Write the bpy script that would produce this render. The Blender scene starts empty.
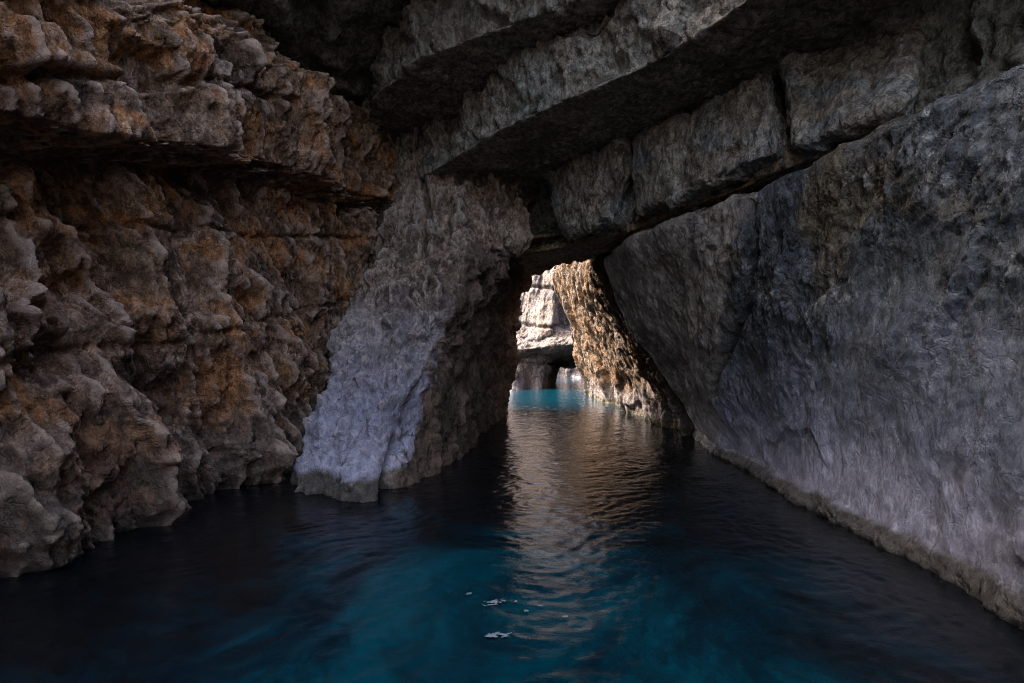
import bpy, math
import numpy as np

F, HY, CX, CH = 484.0, 362.0, 512.0, 2.2      # focal (px), horizon row, centre column, eye height above the water
Q = 1.0                                        # mesh density factor

def wy(px, py, Y):    return ((px-CX)*Y/F, Y, CH+(HY-py)*Y/F)
def wz(px, py, z):
    Y = (z-CH)*F/(HY-py); return ((px-CX)*Y/F, Y, z)

# ------------------------------------------------------------------ noise
def _h(ix, iy, iz, s):
    h = (ix.astype(np.int64)*374761393 + iy.astype(np.int64)*668265263 + iz.astype(np.int64)*2147483647 + s*1274126177) & 0xffffffff
    h = ((h ^ (h >> 13))*1274126177) & 0xffffffff
    h = ((h ^ (h >> 16))*2246822519) & 0xffffffff
    return (h ^ (h >> 15)) & 0xffffffff
def _u(ix, iy, iz, s): return _h(ix, iy, iz, s).astype(np.float64)/4294967295.0

def vnoise(p, s=0):
    """gradient noise, about -1..1"""
    i = np.floor(p).astype(np.int64); f = p-i
    w = f*f*f*(f*(f*6-15)+10)
    out = 0
    for dx in (0, 1):
        for dy in (0, 1):
            for dz in (0, 1):
                hh = _h(i[:, 0]+dx, i[:, 1]+dy, i[:, 2]+dz, s)
                gx = ((hh & 1023)/511.5-1); gy = (((hh >> 10) & 1023)/511.5-1); gz = (((hh >> 20) & 1023)/511.5-1)
                g = gx*(f[:, 0]-dx)+gy*(f[:, 1]-dy)+gz*(f[:, 2]-dz)
                out = out + g*(w[:, 0] if dx else 1-w[:, 0])*(w[:, 1] if dy else 1-w[:, 1])*(w[:, 2] if dz else 1-w[:, 2])
    return out*1.4

def fbm(p, oct=5, s=0, gain=.5, ridged=False):
    a, t, o = 1., 0., 0.
    for k in range(oct):
        n = vnoise(p*(2.03**k)+k*17.3, s+k)
        if ridged: n = 1-2.6*np.abs(n)**.85
        o = o+a*n; t += a; a *= gain
    return o/t

def voro(p, s=0):
    """cell id values, edge distance, offset to the cell's point"""
    i = np.floor(p).astype(np.int64); n = len(p)
    d1 = np.full(n, 9.); d2 = np.full(n, 9.); c = np.zeros((n, 3)); idh = np.zeros(n, np.int64)
    for dx in (-1, 0, 1):
        for dy in (-1, 0, 1):
            for dz in (-1, 0, 1):
                a, b, e = i[:, 0]+dx, i[:, 1]+dy, i[:, 2]+dz
                hh = _h(a, b, e, s)
                q = np.stack([a+(hh & 1023)/1023., b+((hh >> 10) & 1023)/1023., e+((hh >> 20) & 1023)/1023.], 1)
                d = ((q-p)**2).sum(1)
                m = d < d1
                d2 = np.where(m, d1, np.minimum(d2, d))
                d1 = np.where(m, d, d1); c[m] = q[m]; idh = np.where(m, _h(a, b, e, s+77), idh)
    return idh, np.sqrt(d2)-np.sqrt(d1), p-c

def facets(p, scale, s=0, warp=.35, tilt=.6, crack=.35, cw=.07, smooth=.10):
    """blocky broken rock: every cell its own height and tilt, grooves between cells"""
    sc = np.array(scale)
    w = np.stack([fbm(p*.9/ sc.mean()+k*31.7, 3, s+k*5) for k in range(3)], 1)
    q = p/sc+w*warp
    idh, e, off = voro(q, s)
    h = (idh & 1023)/511.5-1
    t = np.stack([((idh >> 10) & 1023)/511.5-1, ((idh >> 20) & 1023)/511.5-1, ((idh >> 5) & 1023)/511.5-1], 1)
    pl = h*.6+tilt*(off*t).sum(1)*1.6
    k = np.clip(e/smooth, 0, 1); k = k*k*(3-2*k)
    return pl*(.55+.45*k)-crack*np.exp(-(e/cw)**2)

_R = [np.array([[.36, .48, -.8], [-.8, .6, 0], [.48, .64, .6]]), np.array([[.6, -.64, .48], [.8, .48, -.36], [0, .6, .8]]), np.array([[.64, .48, .6], [-.6, .8, 0], [-.48, -.36, .8]])]
def chips(p, scale, s=0, oct=3, gain=.45, warp=.25):
    """angular broken faces: heights on a lattice joined by flat tetrahedra, several sizes"""
    o, a, t = 0., 1., 0.
    q0 = p/np.array(scale); m = np.array(scale).mean()
    q0 = q0+np.stack([fbm(p*1.1/m+k*13.1, 4, s+40+k) for k in range(3)], 1)*warp
    for k in range(oct):
        q = q0*(2.3**k) @ _R[(k+s) % 3]+k*7.7+s
        i = np.floor(q).astype(np.int64); f = q-i
        od = np.argsort(-f, axis=1); fs = np.take_along_axis(f, od, 1)
        c = i.copy(); v = _u(c[:, 0], c[:, 1], c[:, 2], s+k)*(1-fs[:, 0])
        for j in range(3):
            c[np.arange(len(c)), od[:, j]] += 1
            w = fs[:, j]-(fs[:, j+1] if j < 2 else 0)
            v = v+_u(c[:, 0], c[:, 1], c[:, 2], s+k)*w
        o = o+a*(v*2-1); t += a; a *= gain
    return o/t*1.5

def scallop(p, scale, s=0, warp=.5):
    """solution cups: hollow in the middle of every cell, sharp crests between them"""
    sc = np.array(scale); m = sc.mean()
    w = np.stack([fbm(p*.9/m+k*21.7, 3, s+k*5) for k in range(3)], 1)
    _, e, off = voro(p/sc+w*warp, s)
    return np.minimum(np.linalg.norm(off, axis=1), .9)*1.5-.7

# ------------------------------------------------------------------ mesh helpers
def link(ob): bpy.context.scene.collection.objects.link(ob); return ob

def mesh_obj(name, V, Fq, mat, parent=None, smooth=True):
    me = bpy.data.meshes.new(name)
    V = np.ascontiguousarray(V, dtype=np.float32)
    loops = np.concatenate([np.asarray(f, dtype=np.int32).ravel() for f in Fq])
    sizes = np.concatenate([np.full(len(f), np.asarray(f).shape[1], np.int32) for f in Fq])
    me.vertices.add(len(V)); me.vertices.foreach_set('co', V.ravel())
    me.loops.add(len(loops)); me.loops.foreach_set('vertex_index', loops)
    me.polygons.add(len(sizes))
    st = np.concatenate([[0], np.cumsum(sizes)[:-1]]).astype(np.int32)
    me.polygons.foreach_set('loop_start', st); me.polygons.foreach_set('loop_total', sizes)
    me.update(calc_edges=True); me.validate()
    if smooth: me.polygons.foreach_set('use_smooth', np.ones(len(me.polygons), bool))
    me.materials.append(mat)
    ob = bpy.data.objects.new(name, me)
    if parent: ob.parent = parent
    return link(ob)

def tag(o, label=None, cat=None, group=None, kind=None):
    if label: o['label'] = label
    if cat: o['category'] = cat
    if group: o['group'] = group
    if kind or cat: o['kind'] = kind or 'thing'
    return o

def resample(C, n, axis, curve):
    """C: control array (R,K,3); n samples along axis, evenly spaced in mean arc length"""
    C = np.moveaxis(np.asarray(C, float), axis, 0)
    d = np.linalg.norm(np.diff(C, axis=0), axis=2).mean(1)+1e-6
    t = np.concatenate([[0], np.cumsum(d)]); T = np.linspace(0, t[-1], n)
    k = np.clip(np.searchsorted(t, T, side='right')-1, 0, len(t)-2)
    u = ((T-t[k])/(t[k+1]-t[k]))[:, None, None]
    P0, P1 = C[k], C[k+1]
    lin = P0*(1-u)+P1*u
    if curve > 0:
        def tang(j):
            a = np.clip(j-1, 0, len(C)-1); b = np.clip(j+1, 0, len(C)-1)
            return (C[b]-C[a])/(t[b]-t[a])[:, None, None]
        hk = (t[k+1]-t[k])[:, None, None]
        m0, m1 = tang(k)*hk, tang(k+1)*hk
        cub = (2*u**3-3*u**2+1)*P0+(u**3-2*u**2+u)*m0+(-2*u**3+3*u**2)*P1+(u**3-u**2)*m1
        lin = lin*(1-curve)+cub*curve
    return np.moveaxis(lin, 0, axis), t[-1]

def normals(G):
    du = np.gradient(G, axis=1); dv = np.gradient(G, axis=0)
    n = np.cross(du, dv); n /= np.linalg.norm(n, axis=2, keepdims=True)+1e-9
    return n

def blur(A, k):
    for _ in range(k):
        B = A.copy()
        B[1:-1] = (A[:-2]+2*A[1:-1]+A[2:])/4; A = B
        B = A.copy()
        B[:, 1:-1] = (A[:, :-2]+2*A[:, 1:-1]+A[:, 2:])/4; A = B
    return A

def sheet(name, C, res, disp, mat, back, curve=.6, flip=False, parent=None, nblur=6, post=None, dirn=None, dmix=.75):
    """a rock face lofted through control rows, displaced along its normal, and closed backwards into a solid"""
    res = res/Q
    C = np.asarray(C, float)
    _, lu = resample(C, 2, 1, 0); _, lv = resample(C, 2, 0, 0)
    nu, nv = max(8, int(lu/res)), max(8, int(lv/res))
    G, _ = resample(C, nu, 1, curve); G, _ = resample(G, nv, 0, curve)
    N = blur(normals(blur(G, 3)), nblur); N /= np.linalg.norm(N, axis=2, keepdims=True)+1e-9
    if flip: N = -N
    D_ = N
    if dirn is not None:
        D_ = N*(1-dmix)+np.array(dirn, float)*dmix; D_ /= np.linalg.norm(D_, axis=2, keepdims=True)+1e-9
    P = G.reshape(-1, 3); Nn = N.reshape(-1, 3)
    d = disp(P, Nn)
    V = P+D_.reshape(-1, 3)*(d[:, None] if d.ndim == 1 else d)
    if post is not None: V = post(V)
    idx = np.arange(nu*nv).reshape(nv, nu)
    quads = np.stack([idx[:-1, :-1], idx[:-1, 1:], idx[1:, 1:], idx[1:, :-1]], -1).reshape(-1, 4)
    ring = np.concatenate([idx[0, :-1], idx[:-1, -1], idx[-1, :0:-1], idx[:0:-1, 0]])
    b = V[ring]+np.asarray(back, float)
    nb = len(ring); base = len(V); cen = b.mean(0)
    V2 = np.concatenate([V, b, cen[None]])
    r2 = np.arange(nb)+base; rn, r2n = np.roll(ring, -1), np.roll(r2, -1)
    sk = np.stack([rn, ring, r2, r2n], 1)
    fan = np.stack([r2n, r2, np.full(nb, base+nb)], 1)
    if flip: quads = quads[:, ::-1]; sk = sk[:, ::-1]; fan = fan[:, ::-1]
    o = mesh_obj(name, V2, [quads, sk, fan], mat, parent)
    dg = (d if d.ndim == 1 else np.linalg.norm(d, axis=1)).reshape(nv, nu)
    cv = dg-blur(dg, max(3, int((.11/res)**2)))
    wr = np.zeros(len(V2), np.float32); wr[:nu*nv] = cv.ravel()/(cv.std()*2+1e-6)
    at = o.data.attributes.new('crest_light', 'FLOAT', 'POINT')
    if len(at.data) == len(wr): at.data.foreach_set('value', wr)
    return o

def block(name, corners, res, disp, mat, rnd=.12, parent=None):
    """a rock block: trilinear box through 8 corners (bottom 4 then top 4), edges worn round, displaced"""
    c = np.asarray(corners, float).reshape(2, 2, 2, 3)      # [z][y][x]
    L = [np.linalg.norm(c[:, :, 1]-c[:, :, 0], axis=-1).mean(), np.linalg.norm(c[:, 1]-c[:, 0], axis=-1).mean(), np.linalg.norm(c[1]-c[0], axis=-1).mean()]
    n = [max(6, int(l/(res/Q))) for l in L]
    ids = {}; V = []; quads = []
    key = np.full((n[0]+1, n[1]+1, n[2]+1), -1, np.int64)
    I, J, K = np.meshgrid(*[np.arange(a+1) for a in n], indexing='ij')
    m = (I == 0) | (I == n[0]) | (J == 0) | (J == n[1]) | (K == 0) | (K == n[2])
    key[m] = np.arange(m.sum())
    U = np.stack([I[m]/n[0], J[m]/n[1], K[m]/n[2]], 1)
    for ax in range(3):
        for side in (0, n[ax]):
            k2 = np.take(key, side, axis=ax)
            q = np.stack([k2[:-1, :-1], k2[1:, :-1], k2[1:, 1:], k2[:-1, 1:]], -1).reshape(-1, 4)
            if (side == 0) ^ (ax == 1): q = q[:, ::-1]
            quads.append(q)
    Lw = np.array(L)
    S = (U-.5)*Lw                                            # centred, real size
    r = min(rnd, .45*Lw.min())
    inner = np.clip(S, -Lw/2+r, Lw/2-r); dd = S-inner
    nn = np.linalg.norm(dd, axis=1, keepdims=True)
    S2 = inner+dd/np.maximum(nn, 1e-9)*r
    U2 = S2/Lw+.5
    def tri(u):
        x, y, z = u[:, 0:1], u[:, 1:2], u[:, 2:3]
        return sum(c[a, b, e]*(z if a else 1-z)*(y if b else 1-y)*(x if e else 1-x) for a in (0, 1) for b in (0, 1) for e in (0, 1))
    P = tri(U2); nrm = tri(U2+dd/np.maximum(nn, 1e-9)/Lw*.05)-P
    nrm /= np.linalg.norm(nrm, axis=1, keepdims=True)+1e-9
    V = P+nrm*disp(P, nrm)[:, None]
    return mesh_obj(name, V, [np.concatenate(quads)], mat, parent)

# ------------------------------------------------------------------ materials
def rock_mat(name, dark, mid, light, pale, streak=.5, patch=.7, zones=None, warm=None, bump=1.0, rough=.85, pale_amt=.5, spec=.25, second=None, inner=None, crest_light=.6):
    m = bpy.data.materials.new(name); m.use_nodes = True
    nt = m.node_tree; nt.nodes.clear(); N = nt.nodes.new; L = nt.links.new
    out = N('ShaderNodeOutputMaterial'); bs = N('ShaderNodeBsdfPrincipled'); L(bs.outputs[0], out.inputs[0])
    bs.inputs['Specular IOR Level'].default_value = spec
    tc = N('ShaderNodeTexCoord').outputs['Object']
    def mapp(sc, loc=(0, 0, 0)):
        a = N('ShaderNodeMapping'); a.inputs['Scale'].default_value = sc; a.inputs['Location'].default_value = loc; L(tc, a.inputs[0]); return a.outputs[0]
    def noise(vec, scale, det=8, r=.6, dist=0., typ='FBM', lac=2.):
        a = N('ShaderNodeTexNoise'); a.noise_type = typ
        a.inputs['Scale'].default_value = scale; a.inputs['Detail'].default_value = det; a.inputs['Roughness'].default_value = r
        a.inputs['Distortion'].default_value = dist; a.inputs['Lacunarity'].default_value = lac
        L(vec, a.inputs['Vector']); return a.outputs[0]
    def ramp(x, a, b, lo=0., hi=1.):
        r_ = N('ShaderNodeMapRange'); r_.interpolation_type = 'SMOOTHSTEP'
        L(x, r_.inputs[0]); r_.inputs[1].default_value = a; r_.inputs[2].default_value = b; r_.inputs[3].default_value = lo; r_.inputs[4].default_value = hi
        return r_.outputs[0]
    def mix(f, a, b, mode='MIX'):
        x = N('ShaderNodeMix'); x.data_type = 'RGBA'; x.blend_type = mode
        if isinstance(f, float): x.inputs[0].default_value = f
        else: L(f, x.inputs[0])
        for s, v in ((6, a), (7, b)):
            if isinstance(v, tuple): x.inputs[s].default_value = (*v, 1)
            else: L(v, x.inputs[s])
        return x.outputs[2]
    def mth(op, a, b=None):
        x = N('ShaderNodeMath'); x.operation = op
        for s, v in ((0, a), (1, b)):
            if v is None: continue
            if isinstance(v, (int, float)): x.inputs[s].default_value = v
            else: L(v, x.inputs[s])
        return x.outputs[0]
    big = noise(mapp((1, 1, .8)), patch, 6, .62, .4)
    col = mix(ramp(big, .36, .6), dark, mid)
    b2 = noise(mapp((1, 1, 1), (7, 3, 1)), patch*2.7, 9, .68, .6)
    col = mix(ramp(b2, .46, .68), col, light)
    if warm:
        w = noise(mapp((1, 1, 1.2), (3, 9, 5)), patch*1.5, 5, .6, .5)
        col = mix(ramp(w, .47, .6, 0., .9), col, warm)
    if second:
        w = noise(mapp((1, 1, .9), (13, 2, 8)), patch*.8, 6, .62, .8)
        col = mix(ramp(w, .5, .62, 0., .85), col, second)
    st = noise(mapp((3.2, 3.2, .45)), 1.0, 8, .66, .5)
    col = mix(mth('MULTIPLY', ramp(st, .5, .7), streak), col, pale)
    fine = noise(mapp((1, 1, .6), (1, 2, 3)), 9., 10, .72, .3)
    pl = noise(mapp((1, 1, 1), (5, 5, 2)), 1.6, 10, .7, .8)
    col = mix(mth('MULTIPLY', mth('MULTIPLY', ramp(pl, .52, .66), ramp(fine, .42, .6)), pale_amt), col, pale)
    col = mix(.8, col, mix(ramp(fine, .38, .62), (.34, .34, .35), (1.5, 1.48, 1.45)), 'MULTIPLY')
    speck = noise(mapp((1, 1, 1)), 34., 6, .7)
    col = mix(.6, col, mix(ramp(speck, .36, .64), (.45, .45, .45), (1.4, 1.4, 1.4)), 'MULTIPLY')
    rg = rough
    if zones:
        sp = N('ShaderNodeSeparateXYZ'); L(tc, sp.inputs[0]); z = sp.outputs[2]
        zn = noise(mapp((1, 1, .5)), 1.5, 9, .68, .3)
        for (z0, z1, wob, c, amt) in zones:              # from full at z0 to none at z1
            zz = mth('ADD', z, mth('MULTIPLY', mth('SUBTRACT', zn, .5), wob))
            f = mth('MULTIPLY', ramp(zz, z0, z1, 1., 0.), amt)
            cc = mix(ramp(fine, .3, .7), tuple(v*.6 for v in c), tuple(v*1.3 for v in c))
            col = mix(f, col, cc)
    if crest_light:                                              # highlights painted pale on the proud ribs
        wa = N('ShaderNodeAttribute'); wa.attribute_name = 'crest_light'
        wf = ramp(mth('ADD', wa.outputs['Fac'], mth('MULTIPLY', mth('SUBTRACT', b2, .5), 2.5)), .25, 1.1, 0., crest_light)
        col = mix(wf, col, mix(ramp(fine, .3, .7), tuple(v*.7 for v in pale), pale))
    if inner:                                             # browner, lightened slab past the joint; shaded side of buttress painted dark
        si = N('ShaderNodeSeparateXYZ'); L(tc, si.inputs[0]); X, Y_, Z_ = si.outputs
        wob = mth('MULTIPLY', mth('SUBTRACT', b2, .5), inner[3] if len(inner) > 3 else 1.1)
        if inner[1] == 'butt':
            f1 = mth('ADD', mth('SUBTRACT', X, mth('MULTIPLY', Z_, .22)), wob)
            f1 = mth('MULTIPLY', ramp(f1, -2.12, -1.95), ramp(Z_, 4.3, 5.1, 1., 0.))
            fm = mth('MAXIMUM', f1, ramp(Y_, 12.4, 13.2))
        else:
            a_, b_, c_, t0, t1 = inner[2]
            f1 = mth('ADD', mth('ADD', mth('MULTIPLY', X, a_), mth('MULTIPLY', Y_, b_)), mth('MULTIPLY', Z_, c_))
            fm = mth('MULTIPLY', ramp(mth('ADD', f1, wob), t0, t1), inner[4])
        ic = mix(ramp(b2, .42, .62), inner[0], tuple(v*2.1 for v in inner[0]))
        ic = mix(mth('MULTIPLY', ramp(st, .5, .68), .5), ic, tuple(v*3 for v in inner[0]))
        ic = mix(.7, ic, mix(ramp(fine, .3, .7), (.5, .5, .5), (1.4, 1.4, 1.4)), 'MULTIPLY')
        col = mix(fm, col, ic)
    L(col, bs.inputs['Base Color']); bs.inputs['Roughness'].default_value = rg
    # relief too small for the mesh
    r1 = noise(mapp((1, 1, .7)), 3.4, 12, .66, .25)
    r2 = noise(mapp((1, 1, .55), (4, 4, 4)), 7., 8, .6, .3, 'RIDGED_MULTIFRACTAL')
    v = N('ShaderNodeTexVoronoi'); v.feature = 'DISTANCE_TO_EDGE'; v.inputs['Scale'].default_value = 2.3
    wv = N('ShaderNodeVectorMath'); wv.operation = 'MULTIPLY_ADD'
    nz = N('ShaderNodeTexNoise'); nz.inputs['Scale'].default_value = 2.; nz.inputs['Detail'].default_value = 6; L(tc, nz.inputs['Vector'])
    L(nz.outputs[1], wv.inputs[0]); wv.inputs[1].default_value = (.9, .9, .9); L(mapp((1, 1, .6)), wv.inputs[2]); L(wv.outputs[0], v.inputs['Vector'])
    ck = ramp(v.outputs['Distance'], 0., .035, 0., 1.)
    h = mth('ADD', mth('MULTIPLY', r1, 1.0), mth('ADD', mth('MULTIPLY', r2, .10), mth('MULTIPLY', ck, .10)))
    h = mth('ADD', h, mth('ADD', mth('MULTIPLY', fine, .45), mth('MULTIPLY', speck, .12)))
    bp = N('ShaderNodeBump'); bp.inputs['Strength'].default_value = min(1., bump); bp.inputs['Distance'].default_value = .16*bump
    L(h, bp.inputs['Height']); L(bp.outputs[0], bs.inputs['Normal'])
    return m

TAN = (.085, .068, .045)
M_left = rock_mat('ochre_brown_limestone', (.10, .058, .036), (.22, .128, .075), (.39, .225, .14), (.58, .42, .32), streak=.35, patch=.55, crest_light=.7, warm=(.40, .17, .06), pale_amt=.6,
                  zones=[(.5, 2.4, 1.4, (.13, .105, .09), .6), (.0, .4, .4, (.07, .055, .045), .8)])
M_right = rock_mat('grey_blue_limestone', (.034, .042, .049), (.09, .103, .118), (.175, .19, .21), (.40, .40, .41), streak=.2, patch=.5, second=(.15, .12, .07), pale_amt=.7, rough=.7, spec=.4, crest_light=0, bump=1.0, inner=((.235, .20, .17), 'lin', (0, 1, .77, 11.5, 11.7), .1, .75),
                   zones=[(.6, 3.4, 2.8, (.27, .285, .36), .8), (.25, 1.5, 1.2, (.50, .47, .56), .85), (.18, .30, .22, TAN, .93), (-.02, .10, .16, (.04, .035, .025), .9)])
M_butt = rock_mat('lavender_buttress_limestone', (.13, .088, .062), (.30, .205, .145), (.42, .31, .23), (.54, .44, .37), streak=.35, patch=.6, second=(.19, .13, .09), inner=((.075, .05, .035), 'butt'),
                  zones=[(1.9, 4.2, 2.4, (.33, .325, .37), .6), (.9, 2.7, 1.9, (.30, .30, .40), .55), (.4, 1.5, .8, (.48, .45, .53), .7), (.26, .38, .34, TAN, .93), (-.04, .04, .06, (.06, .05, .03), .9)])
M_slab = rock_mat('grey_brown_bedded_limestone', (.16, .135, .105), (.265, .225, .175), (.37, .33, .275), (.50, .48, .43), streak=.45, patch=.7, second=(.215, .215, .18), pale_amt=.5)
M_block = rock_mat('pale_grey_block_limestone', (.19, .16, .125), (.31, .265, .21), (.40, .365, .31), (.50, .49, .46), streak=.5, patch=.8, second=(.21, .24, .26), pale_amt=.5)
M_dark = rock_mat('dark_weathered_limestone', (.14, .13, .105), (.20, .19, .155), (.27, .265, .22), (.36, .36, .33), streak=.3, patch=.7, pale_amt=.35)
M_warm = rock_mat('golden_passage_limestone', (.055, .035, .022), (.095, .060, .038), (.13, .088, .062), (.18, .145, .12), streak=.5, patch=.9, warm=(.16, .085, .035),
                  zones=[(.3, 1.6, .8, (.18, .155, .16), .7), (.2, .3, .2, TAN, .9)], bump=1.3)
M_lintel = rock_mat('glow_tinted_lintel_limestone', (.20, .125, .07), (.33, .20, .11), (.42, .28, .17), (.40, .33, .27), streak=.3, patch=.8, second=(.20, .17, .13))  # warm tone stands in for orange bounce light under the lintel
M_cliff = rock_mat('sun_bleached_limestone', (.08, .06, .054), (.135, .11, .102), (.175, .15, .145), (.24, .215, .21), streak=.5, patch=.3, bump=1.6, second=(.24, .18, .14),
                   zones=[(.3, 1.0, .6, (.22, .19, .19), .8)])

# ------------------------------------------------------------------ sheets of the cave
def cuts(P, lines, ix=(1, 2)):
    """signed groove field from polylines given in two of the coordinates: [(points, width, depth)]"""
    o = np.zeros(len(P)); A = P[:, ix]
    wob = np.stack([fbm(P*2.2, 4, 91), fbm(P*2.2+9, 4, 92)], 1)*.10
    A = A+wob
    for pts, w, dep in lines:
        d = np.full(len(P), 99.)
        for a, b in zip(pts[:-1], pts[1:]):
            a = np.array(a, float); b = np.array(b, float); ab = b-a
            t = np.clip(((A-a) @ ab)/(ab @ ab), 0, 1)
            d = np.minimum(d, np.linalg.norm(A-(a+t[:, None]*ab), axis=1))
        o -= dep*np.exp(-(d/w)**2)
    return o

# ---- left wall -----------------------------------------------------
Ys = np.array([1.2, 2, 3, 4.4, 5.6, 6.8, 8, 9.2, 10.4, 11.6, 12.8, 14., 14.8])
xb = np.interp(Ys, [-6, 3, 5, 8.3, 10.6, 12.6, 14, 14.8], [-6.6, -5.6, -5.35, -4.85, -4.5, -4.2, -3.6, -2.4])
prof = [(-2., .45), (-.2, .25), (.6, .12), (1.5, .0), (2.6, -.05), (3.3, -.22), (4.2, -.28), (4.9, -.5), (5.25, -.62), (5.42, -.05), (5.55, .60), (5.9, .68), (6.3, .72), (6.42, .62), (6.9, .85), (7.2, .75), (7.5, .1), (8.2, -.8), (9.2, -1.2), (12, -1.3)]
zov = np.interp(Ys, [1, 4, 5.3, 7.5, 9, 11, 14], [-1.1, -1.05, -.85, .0, .35, .75, 1.2])
C = []
for z, d in prof:
    sc = np.clip((z-2.5)/2.5, 0, 1)
    fade = np.interp(Ys, [9.5, 12.5], [1, .55])
    C.append(np.stack([xb+d*(fade if z > 5.3 else 1), Ys, z+zov*sc], 1))
def px2l(px, py, xw=None):
    x = -4.75 if xw is None else xw
    Y = x*F/(px-CX); return (Y, CH+(HY-py)*Y/F)
def bulges(P, L_):
    o = np.zeros(len(P))
    w = np.stack([fbm(P*1.3, 3, 41), fbm(P*1.3+5, 3, 42)], 1)*.45
    A = P[:, 1:3]+w
    for (px, py, ry, rz, amp, lean) in L_:
        y0, z0 = px2l(px, py)
        dy = A[:, 0]-y0-lean*(A[:, 1]-z0); dz = A[:, 1]-z0
        o += amp*1.15*np.clip(1-np.abs(dy/ry)*np.where(dy > 0, .75, 1.5), 0, 1)*np.clip(1.4-np.abs(dz/rz)*1.1, 0, 1)
    return o
LB = [(100, 190, .5, .7, .40, 0), (30, 205, .35, .6, .3, 0), (75, 290, .28, .8, .5, .25), (140, 285, .3, .8, .42, -.3), (165, 340, .35, .5, .35, 0), (100, 420, .75, .5, .3, .3), (130, 460, .8, .4, .22, .4),
      (255, 330, .5, 1.3, .5, .2), (255, 420, .6, 1.0, .55, .5), (300, 380, .4, 1.5, .4, -.2), (30, 520, .9, .5, .25, 0), (20, 330, .35, .8, .2, 0), (225, 250, .6, .9, .3, 0), (335, 200, .6, 1.2, .5, 0), (205, 430, .4, .9, .3, 0)]
LC = [([px2l(0, 240), px2l(60, 215), px2l(90, 222), px2l(170, 225), px2l(340, 240)], .045, .12), ([px2l(0, 368), px2l(70, 352), px2l(180, 345), px2l(260, 322), px2l(340, 298)], .05, .10),
      ([px2l(0, 80, -4.), px2l(90, 78, -4.), px2l(250, 82, -4.), px2l(300, 100, -4.)], .06, .20)]
def disp_left(P, N):
    st = P*np.array([1, 1, .55])
    side = np.clip((N[:, 0])*1.2, 0, 1)
    d = bulges(P, LB)*side
    lean = np.stack([P[:, 0], P[:, 1]+P[:, 2]*.25, P[:, 2]], 1)
    d += chips(lean, (1.1, .8, 1.9), 3, 4, .48)*.62
    d += chips(lean, (.55, .45, 2.6), 7, 3, .5, .18)*.30
    d += facets(lean, (.9, .7, 1.6), 3, crack=.06, warp=.35, smooth=.04)*.10
    d += chips(lean, (.2, .15, .7), 9, 3, .5, .15)*.10
    d += chips(P, (.12, .10, .14), 10, 2, .5)*.035
    d += fbm(P*9., 4, 28, gain=.65)*.02
    d += cuts(P, LC)
    return d*np.interp(P[:, 1], [-3, 1], [1, 1])
LW = sheet('rock_wall', C, .022, disp_left, M_left, (-4, 0, 0), curve=.2, nblur=5, dirn=(1, -.3, 0), dmix=.8)
def cdisp(s, a=1., fl=.35, bed=False):
    def f(P, N):
        st = P*np.array([1, 1, fl])
        return (facets(P, (1.5, 1.5, 4.4), s, crack=.12, warp=.5)*.35+chips(P, (1.6, 1.6, 4.5), s+5, 4, .5)*1.1+fbm(st*.35, 4, s+1, ridged=True)*.3+fbm(st*1.3, 5, s+2, ridged=True, gain=.65)*.3+fbm(P*3, 3, s+3)*.06)*a-(.45*np.exp(-((np.mod(P[:, 2]+.9*fbm(P*.3, 3, s+9)+.12*P[:, 0]-1.1, 3.1)-1.3)/.14)**2) if bed else 0)
    return f
def bx(x0, x1, y0, y1, z0, z1): return [(x, y, z) for z in (z0, z1) for y in (y0, y1) for x in (x0, x1)]
block('sun_shield_cliff', bx(-10, -5.7, -9, 1.6, -3, 13), .3, cdisp(205, .5), M_left, .8, LW)  # unseen end of the wall, blocked in to keep sun out
block('sun_shield_cliff', bx(-10, -5.2, -9, 17.5, 11, 25), .4, cdisp(206, .5), M_left, .8, LW)  # unseen height added above the wall to keep sun off the cave
tag(LW, 'rugged ochre brown cave wall with orange stains and a heavy overhang', 'rock wall', 'rock walls of the sea cave')

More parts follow.
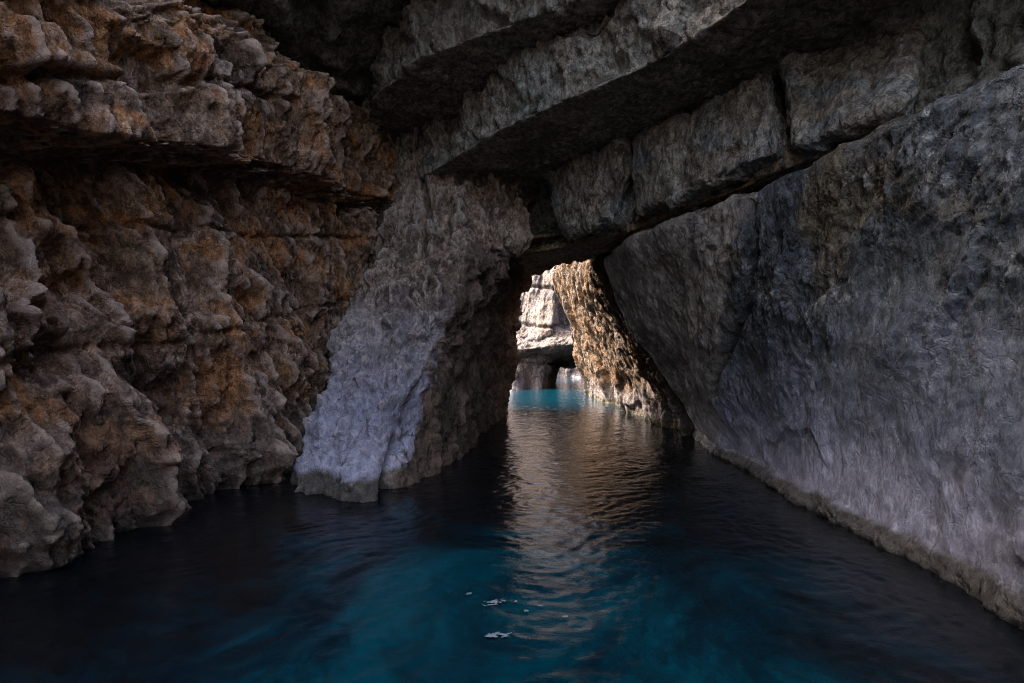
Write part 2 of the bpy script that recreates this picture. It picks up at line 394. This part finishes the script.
# ---- buttress ------------------------------------------------------
def row(z, pts): return [(x, y, z) for x, y in pts]
C = [row(-2, [(-4.4, 13.5), (-4.0, 9.6), (-3.75, 7.6), (-3.0, 7.2), (-2.1, 7.0), (-1.5, 8.2), (-1.3, 10), (-1.0, 13), (-.55, 17), (-.15, 21), (-1.5, 22), (-5, 22)]),
     row(0., [(-4.3, 13.5), (-3.75, 10.), (-3.58, 8.4), (-2.9, 7.95), (-2.15, 7.75), (-1.75, 8.7), (-1.5, 10), (-1.1, 13), (-.75, 17), (-.4, 21), (-1.5, 22), (-5, 22)]),
     row(1.1, [(-4.3, 13.5), (-3.65, 10.5), (-3.45, 8.8), (-2.85, 8.5), (-2.05, 8.35), (-1.75, 9.1), (-1.45, 10.2), (-1.1, 13), (-.7, 17), (-.3, 21), (-1.5, 22), (-5, 22)]),
     row(2.2, [(-4.3, 13.5), (-3.5, 10.9), (-3.22, 9.3), (-2.5, 9.1), (-1.68, 9.3), (-1.55, 9.9), (-1.35, 10.9), (-1., 13.4), (-.55, 17), (-.15, 21), (-1.5, 22), (-5, 22)]),
     row(3.3, [(-4.3, 14), (-3.55, 11.5), (-3.2, 10.1), (-2.2, 9.85), (-1.3, 10.1), (-1.15, 10.7), (-1.0, 11.7), (-.8, 13.8), (-.4, 17), (0, 21), (-1.5, 22), (-5, 22)]),
     row(4.3, [(-4.3, 14), (-3.3, 12), (-2.95, 10.9), (-2, 10.6), (-.96, 10.9), (-.85, 11.6), (-.75, 12.6), (-.5, 14.5), (-.15, 17), (.15, 21), (-1.5, 22), (-5, 22)]),
     row(4.95, [(-4.3, 14), (-3.2, 12.2), (-2.92, 11.3), (-1.6, 11.1), (-.45, 11.4), (-.4, 12.1), (-.35, 13), (-.2, 14.8), (0, 17), (.25, 21), (-1.5, 22), (-5, 22)]),
     row(5.3, [(-4.3, 14.2), (-3.2, 12.5), (-2.92, 11.6), (-1.5, 11.4), (-.05, 11.7), (.1, 12.3), (.1, 13.3), (.1, 15), (.2, 17.), (.5, 21), (-1.5, 22), (-5, 22)]),
     row(7.1, [(-4.3, 14.6), (-3.1, 13.4), (-2.75, 12.5), (-1.5, 12.4), (.15, 12.5), (.5, 13.1), (.5, 14), (.4, 15.2), (-.5, 17), (-.9, 21), (-1.5, 22), (-5, 22)]),
     row(10.5, [(-4.6, 16), (-3.4, 14.5), (-2.85, 13.6), (-1.5, 13.5), (.2, 13.6), (.6, 14), (.6, 14.6), (.4, 15.3), (-.8, 17), (-1, 21), (-1.5, 22), (-5, 22)]),
     row(12.5, [(-4.6, 16.5), (-3.4, 15.5), (-2.85, 15), (-1.5, 15), (.2, 15), (.5, 15.2), (.4, 15.4), (.2, 15.6), (-.8, 17), (-1, 21), (-1.5, 22), (-5, 22)])]
for k in range(len(C)):
    for i_ in range(len(C[k])):
        if i_ >= 7: x_, y_, z_ = C[k][i_]; C[k][i_] = (x_, y_, min(z_, (7.3, 5.5, 5.4, 5.3, 5.3)[min(i_-7, 4)]+.1*max(0, k-7)))
def disp_butt(P, N):
    st = P*np.array([1, 1, .4])
    low = np.clip(1-P[:, 2]/3., 0, 1)
    fr = np.clip(-N[:, 1]*1.5, 0, 1)
    d = facets(P, (.8, .8, 1.6), 13, crack=.15, warp=.6)*(.16-.08*low)
    d += facets(P, (.33, .33, .7), 14, crack=.2, warp=.7)*(.06-.02*low)
    d += chips(P, (.7, .7, 2.0), 15, 4, .5)*(.38-.22*low)
    d += chips(P, (.38, .38, 2.6), 18, 3, .5, .15)*(.22-.10*low)-.10*np.clip((P[:, 1]-11)/2., 0, 1)
    d += chips(P, (.2, .2, .5), 17, 3, .5)*.035
    d += fbm(st*1.6, 4, 33, ridged=True)*(.08+.18*(1-fr))
    d += fbm(st*5., 4, 35, ridged=True)*.05
    d += fbm(P*9., 3, 38)*.025
    # lip of encrustation at the waterline, deep joint at the right of the foot
    d += .09*np.clip(1-np.abs(P[:, 2]-.1)/.32, 0, 1)**.5*fr
    d += cuts(P, [([wy(392, 505, 7.9)[::2], wy(396, 468, 8.4)[::2], wy(404, 440, 8.8)[::2], wy(404, 405, 9.2)[::2]], .16, .5)], (0, 2))*np.clip(1-(P[:, 1]-9.8), 0, 1)
    d += cuts(P, [([wy(424, 260, 10.8)[::2], wy(430, 215, 11.7)[::2], wy(418, 160, 12.5)[::2]], .07, .35)], (0, 2))*fr
    return d
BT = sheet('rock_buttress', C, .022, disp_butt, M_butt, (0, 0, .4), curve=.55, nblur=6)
tag(BT, 'pale lavender rock buttress leaning back from the water between the brown wall and the passage', 'rock buttress')

# ---- right wall ----------------------------------------------------
C = [row(-2, [(3.3, .5), (3.35, 1.8), (3.6, 4.), (3.9, 5.8), (4.1, 8), (4.5, 11), (4.9, 13.6), (5.6, 14.6), (8, 15)]),
     row(-.1, [(3.95, .5), (4.0, 1.8), (4.2, 4.05), (4.44, 5.8), (4.62, 7.9), (4.92, 11), (5.2, 13.6), (5.6, 14.4), (8, 15)]),
     row(.25, [(4.05, .5), (4.1, 1.8), (4.27, 4.1), (4.5, 5.8), (4.66, 8), (4.95, 11), (5.22, 13.7), (5.6, 14.5), (8, 15)]),
     row(1.2, [(4.25, .5), (4.3, 1.8), (4.42, 4.2), (4.6, 5.9), (4.6, 8), (4.6, 11), (4.75, 13.7), (5.3, 14.5), (8, 15)]),
     row(2.2, [(4.4, .5), (4.45, 1.8), (4.55, 4.3), (4.62, 6), (4.5, 8), (4.2, 11), (4.0, 13.6), (4.7, 14.4), (8, 15)]),
     row(3.2, [(4.5, .5), (4.55, 1.8), (4.62, 4.3), (4.5, 6), (4.25, 8), (3.65, 11), (3.25, 13.5), (3.8, 14.3), (7, 15)]),
     row(4.2, [(4.7, .5), (4.7, 2), (4.66, 4.4), (4.36, 6.2), (4.02, 8), (3.1, 11), (2.75, 13.3), (3.3, 14.2), (7, 15)]),
     row(4.92, [(4.85, .5), (4.8, 2), (4.67, 4.4), (4.22, 6.4), (3.85, 7.9), (2.75, 10.7), (2.5, 13), (3.1, 14.2), (7, 15)]),
     row(5.04, [(5.1, .5), (5.0, 2), (4.9, 4.5), (4.5, 6.6), (4.15, 8.2), (3.1, 11.), (2.8, 13.2), (3.3, 14.4), (7, 15)]),
     row(5.1, [(7.1, .5), (7.0, 2), (6.9, 4.5), (6.5, 6.6), (6.15, 8.2), (6.1, 11.), (6.1, 13.2), (6.1, 14.4), (8, 15)])]
def pr(px, py, xw): 
    Y = xw*F/(px-CX); return (Y, CH+(HY-py)*Y/F)
RC = [([pr(750, 190, 3.85), pr(756, 250, 4.05), pr(748, 310, 4.2), pr(728, 360, 4.35), pr(714, 398, 4.5)], .04, .65), ([pr(750, 190, 3.85), pr(756, 250, 4.05), pr(748, 310, 4.2), pr(728, 360, 4.35), pr(714, 398, 4.5)], .10, .12)]
def disp_right(P, N):
    st = P*np.array([1, 1, .5])
    face = np.clip(-N[:, 0]*1.3, 0, 1)
    d = fbm(P*.55, 3, 50)*.16
    d += facets(P, (1.8, 1.8, 2.2), 51, crack=.03, warp=.8, tilt=.5)*.05
    rg = np.clip(fbm(P*.55+4, 3, 52)*2.2+.5, 0, 1)*np.clip((P[:, 2]-.4)/1.5, .1, 1)
    dg = np.stack([P[:, 0], P[:, 1]+P[:, 2]*.5, P[:, 2]-P[:, 1]*.2], 1)
    d += fbm(dg*np.array([1, 1, .6])*1.2, 4, 53, gain=.5)*.09
    d += chips(dg, (.35, .28, .5), 54, 4, .55)*(.10*rg**1.5+.015)+chips(P, (1.6, 1.6, 1.6), 56, 3)*.07
    d += fbm(dg*4., 4, 55, gain=.65)*(.02*rg+.006)
    d += -.012*np.clip(fbm(P*np.array([3.2, 3.2, .9]), 4, 58, ridged=True)-.25, 0, 1)
    d += fbm(P*9., 4, 57, gain=.6)*.007
    # the slab beyond the joint stands a little proud
    jy = np.interp(P[:, 2], [0, 1.6, 3., 5.], [11.6, 10.2, 8.6, 7.75])
    d += np.clip((P[:, 1]-jy)/.12, 0, 1)*.05*np.clip((P[:, 2]-1.)/1., 0, 1)
    d += cuts(P, RC)
    lip = np.clip(1-np.abs(P[:, 2]-.02+.1*fbm(P*1.7, 3, 61))/.2, 0, 1)**.5
    d += lip*(.10+.14*fbm(P*2.2, 4, 59, gain=.65)+.07*fbm(P*10, 3, 60))*face
    return d
RW = sheet('rock_wall', C, .021, disp_right, M_right, (4, 0, 0), curve=.5, nblur=6, flip=True)
tag(RW, 'smooth grey blue cave wall with a lavender band above its encrusted tan foot', 'rock wall', 'rock walls of the sea cave')

# ---- golden wall of the passage ------------------------------------
C = [row(-2, [(6.5, 13.6), (5.6, 14), (5.2, 18), (5.0, 24), (4.9, 32), (5.6, 35), (9, 36)]),
     row(0., [(6.5, 13.6), (5.7, 14), (5.25, 18), (5.25, 24), (5.15, 32), (5.7, 35), (9, 36)]),
     row(1.5, [(6., 13.6), (4.9, 14), (4.9, 18), (4.95, 24), (4.9, 31.5), (5.4, 34.5), (9, 36)]),
     row(3.2, [(5., 13.4), (3.9, 14), (4.1, 18), (4.2, 24), (4.3, 31), (5., 34), (9, 36)]),
     row(5.2, [(4., 13.4), (2.9, 14.2), (3.1, 18), (3.35, 24), (3.6, 30.5), (4.6, 33.5), (9, 36)]),
     row(7.6, [(5., 14), (4.6, 16), (3.9, 19), (2.9, 24), (2.85, 30), (4.2, 33), (9, 36)]),
     row(11., [(6.5, 14.5), (6.2, 16.5), (5.5, 19), (4.2, 24), (3.4, 29), (4.2, 33), (9, 36)])]
def disp_warm(P, N):
    st = P*np.array([1, 1, .35])
    st = P*np.array([1, 1, .22])+np.stack([P[:, 2]*.12]*2+[P[:, 2]*0], 1)
    d = facets(P, (1.5, 1.5, 4.), 63, crack=.1, warp=.5)*.16+chips(P, (1.0, 1.0, 3.6), 62, 3, .42)*.40
    d += scallop(st, (.9, .9, 1.1), 65, .5)*.15
    d += fbm(st*1.3, 4, 64, ridged=True)*.12
    d += fbm(st*3.0, 5, 66, ridged=True, gain=.55)*.13
    d += fbm(P*np.array([1, 1, .5])*5., 4, 68, gain=.65)*.045
    return d
PW = sheet('rock_wall', C, .05, disp_warm, M_warm, (4, 0, 0), curve=.4, flip=True, dirn=(-.9, -.5, 0), dmix=.8)
tag(PW, 'golden fluted rock wall of the sunlit passage beyond the opening', 'rock wall', 'rock walls of the sea cave')

# ---- bedded slabs of the roof --------------------------------------
def slab(name, edge, z0, z1, far, mat, s, label, res=.035, chunky=.28, under=.5):
    """riser along the edge polyline, underside running back to the far polyline"""
    e = np.array(edge, float); f = np.array(far, float)
    def r(t, z): xy = e*(1-t)+f*t; return np.concatenate([xy, np.full((len(xy), 1), z)], 1)
    C = [r(.06, z1), r(.0, z1-.1*(z1-z0)), r(-.004, (z0+z1)/2), r(0, z0+.03), r(.012, z0), r(.3, z0), r(1., z0+.05)]
    def disp(P, N):
        ris = np.clip(1-(P[:, 2]-z0 < .02), 0, 1)
        d = facets(P, (1.1, 1.1, 1.6), s, crack=.2, warp=.6)*chunky*.6*(ris*.8+.2)+chips(P, (.8, .8, 1.4), s+3, 4, .5)*chunky*.75*(ris*.75+.25)
        d += facets(P, (2.6, 2.6, 2.6), s+4, crack=.12, warp=.8)*.12*under
        d += fbm(P*1.8, 4, s+1, ridged=True)*(.05+.08*ris)
        d += fbm(P*6., 4, s+2, gain=.6)*.035
        return d
    o = sheet(name, C, res, disp, mat, (0, 0, 0.0001) if False else (.3, .4, min(1.2, 2.*(z1-z0))), curve=0, nblur=2)
    return tag(o, label, 'rock slab', 'bedded slabs of the cave roof')

# lowest ledge above the right wall and lintel of the opening
E1 = [(-1.3, 13.6), (.3, 13.5), (1.4, 12.6), (2.7, 10.95), (3.5, 9.4), (4.3, 7.4), (5.0, 6.5), (5.9, 6.2), (7, 6)]
slab('rock_lintel', E1, 5.19, 5.36, [(-1.3, 18.1), (.4, 17.8), (1.45, 15.6), (2.6, 13.3), (4.5, 12.2), (6, 10.5), (8, 9), (8.2, 8), (8.4, 7)], M_lintel, 71,
     'thin brown rock ledge forming the lintel of the bright opening', chunky=.12, under=.3)
# second and third slabs, the topmost roof
E2 = [(-3.6, 13.4), (-2.5, 12.8), (-1.3, 11.3), (-.25, 10.), (1., 8.9), (2.3, 7.8), (3.1, 6.5), (3.7, 5.2), (4.4, 4), (5.2, 3)]
slab('rock_slab', E2, 7.0, 8.4, [(-3.6, 15.4), (-2.5, 15.4), (-1, 15.), (.5, 14.6), (2., 14.2), (4, 13.6), (6, 12), (8, 8), (9, 6), (9, 4)], M_slab, 81,
     'thick roof slab with a pale ragged front edge directly above the row of blocks', chunky=.34)
E3 = [(-4.9, 13.2), (-4.0, 12.7), (-2.9, 10.9), (-1.9, 9.8), (-.5, 9.0), (.7, 8.5), (1.5, 8.0), (2.6, 7.2), (3.6, 6.4), (4.8, 5.6)]
slab('rock_slab', E3, 8.3, 9.8, [(-4.9, 15.4), (-4, 15.4), (-2.5, 15.4), (-1, 15.), (1, 14.4), (3, 13.8), (5, 12), (8, 10), (9, 8), (9, 6)], M_slab, 87,
     'higher grey roof slab with broken front edge just below the dark cave top', chunky=.4)
g = np.array([[(x, y, 9.75+.12*math.sin(x*.9+y*.5)) for x in np.linspace(-10, 10, 12)] for y in np.linspace(7.2, 14.7, 12)])
g[:, :, 2] -= 1.0*np.clip((-g[:, :, 0]-3.2)/1.2, 0, 1)
def disp_roof(P, N): return facets(P, (2.2, 2.2, 2.2), 95, crack=.2)*.35+fbm(P*1.2, 5, 96, ridged=True)*.2
RF = sheet('rock_ceiling', g, .09, disp_roof, M_dark, (0, 0, 1.5), curve=.5, flip=True)
tag(RF, 'dark topmost ceiling of the cave above all the slabs', 'rock ceiling')

# dark rock filling the back of the blocks band
Eb = [(-2.6, 14.2), (.0, 14.2), (1.8, 12.9), (3.2, 10.9), (4.2, 9.3), (5.0, 7.6), (5.45, 6.1), (5.9, 4.), (5.9, -3)]
C = [[(x, y, z) for x, y in Eb] for z in (5.35, 5.7, 6.3, 7.2, 9.9)]
def disp_back(P, N): return facets(P, (.8, .8, 1.1), 101, crack=.3)*.16+fbm(P*3, 4, 102, ridged=True)*.1
BK = sheet('rock_wall', C, .045, disp_back, M_dark, (2.2, .8, 0), curve=.3)
tag(BK, 'dark rough rock wall recessed behind the row of pale blocks under the roof slab', 'rock wall', 'rock walls of the sea cave')

# ---- the blocks between ledge and roof slab ------------------------
def bdisp(s, a=1.):
    def f(P, N):
        d = facets(P, (.9, .9, 1.2), s, crack=.12, warp=.7)*.05*a+chips(P, (.7, .7, 1.1), s+7, 4, .5)*.10*a
        d += fbm(P*1.6, 4, s+1)*.07*a+fbm(P*np.array([1, 1, .6])*3.5, 5, s+2, gain=.6)*.02+fbm(P*10, 3, s+3)*.01
        return d*1.7
    return f
def rock_block(bl, br, tl, tr, depth, s, label, mat=M_block, zb=5.28, zt=6.98, rnd=.2, a=1.):
    A, B, Cc, D = [np.array(wz(*p, z)) for p, z in ((bl, zb), (br, zb), (tl, zt), (tr, zt))]
    k = np.array(depth+(0,), float)
    o = block('rock_block', [A, B, A+k, B+k, Cc, D, Cc+k, D+k], .022, bdisp(s, a), mat, rnd)
    return tag(o, label, 'rock block', 'pale blocks wedged between ledge and roof slab')
rock_block((560, 238), (617, 219), (545, 172), (622, 134), (1.0, 1.4), 111, 'small squarish brown grey block over the right end of the bright opening')
rock_block((632, 216), (784, 150), (630, 134), (770, 62), (1.0, 1.3), 121, 'large pale block with ochre stain and sharp right corner, middle of the row')
rock_block((791, 151), (893, 108), (776, 54), (932, 12), (1.1, 1.0), 131, 'cracked brown grey block nearest the right edge under the dark slab', rnd=.2)

# ---- beyond the opening: sunlit arch and far cliff -----------------
ar = tag(bpy.data.objects.new('sea_arch', None), 'sun bleached natural rock arch standing in the teal water beyond the passage', 'rock arch')
ar.location = (2, 38, 0); link(ar)
leg = block('arch_leg', [(-6, 43, -2), (2.1, 39.2, -2), (-6, 50, -2), (4.0, 50, -2), (-6, 44, 3.4), (2.9, 41., 3.4), (-6, 50, 3.4), (4.6, 50, 3.2)], .10, cdisp(141, .5, .4, True), M_cliff, .5)
foot = block('arch_foot', [(-4, 35.4, -2), (.7, 36.4, -2), (-4, 41, -2), (1.8, 41, -2), (-4, 38, 2.4), (.1, 38.4, 1.5), (-4, 41, 2.6), (1.0, 41, 2.2)], .09, cdisp(143, .3), M_cliff, .4)
ledge = block('arch_roof', [(-6, 41.0, 2.2), (8, 36.8, 4.0), (-6, 52, 1.6), (11, 52, 1.9), (-6, 42.6, 3.9), (8, 38, 5.2), (-6, 50, 5.), (11, 50, 5.4)], .09, cdisp(151, .4, .8, True), M_cliff, .4)
up1 = block('upper_crag', [(-1.8, 42.0, 3.4), (3.2, 38.6, 4.2), (-2, 48, 4.0), (4, 48, 4.6), (-.8, 44.5, 16), (4.5, 40.5, 16), (-2, 48, 16), (5, 48, 16)], .09, cdisp(161, .45, .2, True), M_cliff, .4)
up2 = block('upper_crag', [(3.4, 43.5, 4.0), (14, 40, 5.0), (3, 52, 4.6), (14, 52, 5.0), (4.2, 44, 18), (14, 42, 18), (4, 52, 18), (14, 52, 18)], .14, cdisp(171, .6, .2), M_cliff, .6)
leg2 = block('arch_leg', [(7.9, 38.6, -2), (15, 37, -2), (9.6, 50, -2), (15, 50, -2), (7.0, 39, 4.4), (15, 37, 4.6), (8, 50, 4.4), (15, 50, 4.6)], .14, cdisp(181, .5), M_cliff, .5)
for o in (leg, foot, ledge, up1, up2, leg2):
    o.parent = ar; o.matrix_parent_inverse.identity(); o.location = (-2, -38, 0)
fc = block('far_or_added_cliff', [(-12, 72, -3), (34, 60, -3), (-12, 80, -3), (34, 80, -3), (-12, 75, 22), (34, 63, 22), (-12, 80, 22), (34, 80, 22)], .22, cdisp(191, 1.2), M_cliff, .8)
tag(fc, 'distant pale cliff seen through the low tunnel of the arch', 'cliff')

# unseen cliff behind the viewer, added to bounce warm light into the cave
bounce_cliff = block('far_or_added_cliff', [(6.5, -24, -3), (20, -24, -3), (6.5, -5.5, -3), (20, -5.5, -3), (8, -24, 12), (20, -24, 12), (8, -5.5, 12), (20, -5.5, 12)], .35, cdisp(195, 1.0), M_cliff, .8)
tag(bounce_cliff, 'unseen pale cliff behind the viewer added to bounce warm light into the cave', 'cliff')

# ------------------------------------------------------------------ water
def sea():
    xs = np.concatenate([np.linspace(-900, -60, 8), np.linspace(-50, -8, 12), np.arange(-7, 7, .035), np.linspace(7.2, 50, 14), np.linspace(60, 900, 8)])
    ys = np.concatenate([np.linspace(-900, -60, 8), np.linspace(-50, -1, 14), np.arange(-.8, 12, .035), np.arange(12.05, 24, .07), np.arange(24.2, 70, .25), np.linspace(72, 900, 10)])
    X, Y = np.meshgrid(xs, ys); n = X.size
    P = np.stack([X.ravel(), Y.ravel(), np.zeros(n)], 1)
    near = np.clip(1-(np.abs(P[:, 0])-7)/4, 0, 1)*np.clip(1-(P[:, 1]-60)/20, 0, 1)*np.clip((P[:, 1]+2)/2, 0, 1)
    w = np.stack([fbm(P*.35, 3, 201), fbm(P*.35+7, 3, 202), np.zeros(n)], 1)
    q = P+w*1.3
    c, s_ = math.cos(.55), math.sin(.55)
    r = np.stack([q[:, 0]*c+q[:, 1]*s_, -q[:, 0]*s_+q[:, 1]*c, q[:, 2]], 1)
    z = fbm(r*np.array([.7, 1.5, 1]), 3, 203)*.020+fbm(r*np.array([2., 3.6, 1]), 3, 205, ridged=True)*.009+fbm(q*np.array([4.5, 6., 1]), 3, 208, ridged=True)*.007
    P[:, 2] = z*near
    ny, nx = X.shape; idx = np.arange(n).reshape(ny, nx)
    quads = np.stack([idx[:-1, :-1], idx[:-1, 1:], idx[1:, 1:], idx[1:, :-1]], -1).reshape(-1, 4)
    m = bpy.data.materials.new('deep_teal_water'); m.use_nodes = True; nt = m.node_tree; N = nt.nodes.new; L = nt.links.new
    bs = nt.nodes['Principled BSDF']; bs.inputs['Roughness'].default_value = .04; bs.inputs['IOR'].default_value = 1.333; 
    tc = N('ShaderNodeTexCoord')
    a = N('ShaderNodeTexNoise'); a.inputs['Scale'].default_value = .42; a.inputs['Detail'].default_value = 10; a.inputs['Roughness'].default_value = .72; a.inputs['Distortion'].default_value = 1.1
    L(tc.outputs['Object'], a.inputs['Vector'])
    rp = N('ShaderNodeValToRGB'); L(a.outputs[0], rp.inputs[0])
    e = rp.color_ramp.elements; e[0].position = .42; e[0].color = (.0022, .0035, .005, 1); e[1].position = .68; e[1].color = (.0, .040, .056, 1)
    b = e.new(.54); b.color = (.001, .012, .020, 1)
    # shallow sandy patch over bright ground beyond the opening
    sp = N('ShaderNodeSeparateXYZ'); L(tc.outputs['Object'], sp.inputs[0])
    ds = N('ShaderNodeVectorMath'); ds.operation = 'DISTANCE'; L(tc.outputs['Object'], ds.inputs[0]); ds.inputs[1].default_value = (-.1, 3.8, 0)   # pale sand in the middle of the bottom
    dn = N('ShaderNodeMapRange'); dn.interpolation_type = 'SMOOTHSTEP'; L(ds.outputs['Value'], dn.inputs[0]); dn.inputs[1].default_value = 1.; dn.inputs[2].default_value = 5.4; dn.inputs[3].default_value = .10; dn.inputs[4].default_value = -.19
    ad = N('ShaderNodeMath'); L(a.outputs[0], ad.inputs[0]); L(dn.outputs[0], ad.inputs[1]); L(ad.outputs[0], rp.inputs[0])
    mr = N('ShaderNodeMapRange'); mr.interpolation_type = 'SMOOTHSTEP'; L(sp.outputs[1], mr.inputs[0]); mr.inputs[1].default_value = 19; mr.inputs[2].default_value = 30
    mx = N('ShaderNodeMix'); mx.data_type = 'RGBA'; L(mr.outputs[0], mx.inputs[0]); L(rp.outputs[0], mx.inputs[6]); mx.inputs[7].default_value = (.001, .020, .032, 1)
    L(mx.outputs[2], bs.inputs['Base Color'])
    t2 = N('ShaderNodeTexNoise'); t2.inputs['Scale'].default_value = 6.5; t2.inputs['Detail'].default_value = 6; t2.inputs['Roughness'].default_value = .68; t2.inputs['Distortion'].default_value = .6
    mp = N('ShaderNodeMapping'); mp.inputs['Rotation'].default_value = (0, 0, .55); mp.inputs['Scale'].default_value = (.75, 1.2, 1); L(tc.outputs['Object'], mp.inputs[0]); L(mp.outputs[0], t2.inputs['Vector'])
    bp = N('ShaderNodeBump'); bp.inputs['Strength'].default_value = 1; bp.inputs['Distance'].default_value = .007; L(t2.outputs[0], bp.inputs['Height']); L(bp.outputs[0], bs.inputs['Normal'])
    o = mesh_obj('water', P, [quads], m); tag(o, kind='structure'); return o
sea()
def glints():  # pale flecks modelled in place of sky reflections on the ripples
    V, Fq = [], []
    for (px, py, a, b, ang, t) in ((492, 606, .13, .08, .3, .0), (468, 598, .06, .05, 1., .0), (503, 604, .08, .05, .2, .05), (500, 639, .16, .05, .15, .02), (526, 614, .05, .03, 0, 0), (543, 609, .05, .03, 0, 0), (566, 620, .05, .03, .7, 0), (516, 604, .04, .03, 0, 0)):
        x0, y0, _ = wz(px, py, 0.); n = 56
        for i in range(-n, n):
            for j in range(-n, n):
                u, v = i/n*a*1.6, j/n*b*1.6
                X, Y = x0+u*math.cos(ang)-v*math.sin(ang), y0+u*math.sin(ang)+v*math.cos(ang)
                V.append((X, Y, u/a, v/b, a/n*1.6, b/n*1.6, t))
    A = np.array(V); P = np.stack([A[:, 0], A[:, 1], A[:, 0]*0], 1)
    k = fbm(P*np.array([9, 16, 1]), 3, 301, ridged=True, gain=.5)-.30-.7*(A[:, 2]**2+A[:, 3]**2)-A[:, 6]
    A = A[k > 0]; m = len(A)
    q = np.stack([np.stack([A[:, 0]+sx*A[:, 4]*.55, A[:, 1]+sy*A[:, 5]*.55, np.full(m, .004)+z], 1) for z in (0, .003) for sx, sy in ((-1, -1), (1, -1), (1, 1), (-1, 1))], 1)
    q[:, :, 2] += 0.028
    idx = (np.arange(m)*8)[:, None]
    F_ = np.concatenate([idx+np.array(f)[None] for f in ((3, 2, 1, 0), (4, 5, 6, 7), (0, 1, 5, 4), (1, 2, 6, 5), (2, 3, 7, 6), (3, 0, 4, 7))])
    mt = bpy.data.materials.new('pale_sky_glint'); mt.use_nodes = True
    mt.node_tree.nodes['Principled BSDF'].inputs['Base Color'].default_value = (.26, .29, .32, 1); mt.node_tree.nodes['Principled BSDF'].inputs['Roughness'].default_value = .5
    tag(mesh_obj('sky_glint', q.reshape(-1, 3), [F_], mt, smooth=False), 'small pale flecks added as sky reflections on the dark teal water in front', 'glints', kind='stuff')
glints()

# ------------------------------------------------------------------ light, sky, camera
sc = bpy.context.scene
SUN_EL, SUN_AZ = math.radians(50), math.radians(275)     # azimuth clockwise from +Y: from the left, a little ahead
w = bpy.data.worlds.new('World'); sc.world = w; w.use_nodes = True; nt = w.node_tree
sk = nt.nodes.new('ShaderNodeTexSky'); sk.sky_type = 'NISHITA'; sk.sun_disc = False; sk.sun_elevation = SUN_EL; sk.sun_rotation = SUN_AZ; sk.dust_density = 8.0; sk.air_density = 1.0; sk.ozone_density = .3
nt.links.new(sk.outputs[0], nt.nodes['Background'].inputs[0]); nt.nodes['Background'].inputs[1].default_value = .15
sl = bpy.data.lights.new('sun', 'SUN'); sl.energy = 2.0; sl.angle = math.radians(.5); sl.color = (1, .95, .88)
so = link(bpy.data.objects.new('sun', sl))
from mathutils import Vector
d = Vector((math.sin(SUN_AZ)*math.cos(SUN_EL), math.cos(SUN_AZ)*math.cos(SUN_EL), math.sin(SUN_EL)))
so.rotation_euler = d.to_track_quat('Z', 'Y').to_euler(); so.location = d*60
cam = bpy.data.cameras.new('camera'); cam.sensor_width = 36; cam.lens = F*36/1024; cam.shift_y = (HY-341.5)/1024; cam.clip_end = 3000; cam.clip_start = .05
co = link(bpy.data.objects.new('camera', cam)); co.location = (0, 0, CH); co.rotation_euler = (math.radians(90), 0, 0); sc.camera = co
sc.view_settings.view_transform = 'Standard'; sc.view_settings.look = 'None'; sc.view_settings.gamma = 1; sc.view_settings.exposure = 3.1
sc.cycles.use_denoising = True; sc.cycles.denoising_prefilter = 'NONE'; sc.cycles.filter_width = 1.0
sc.cycles.max_bounces = 10; sc.cycles.diffuse_bounces = 7
sc.cycles.sample_clamp_indirect = 10
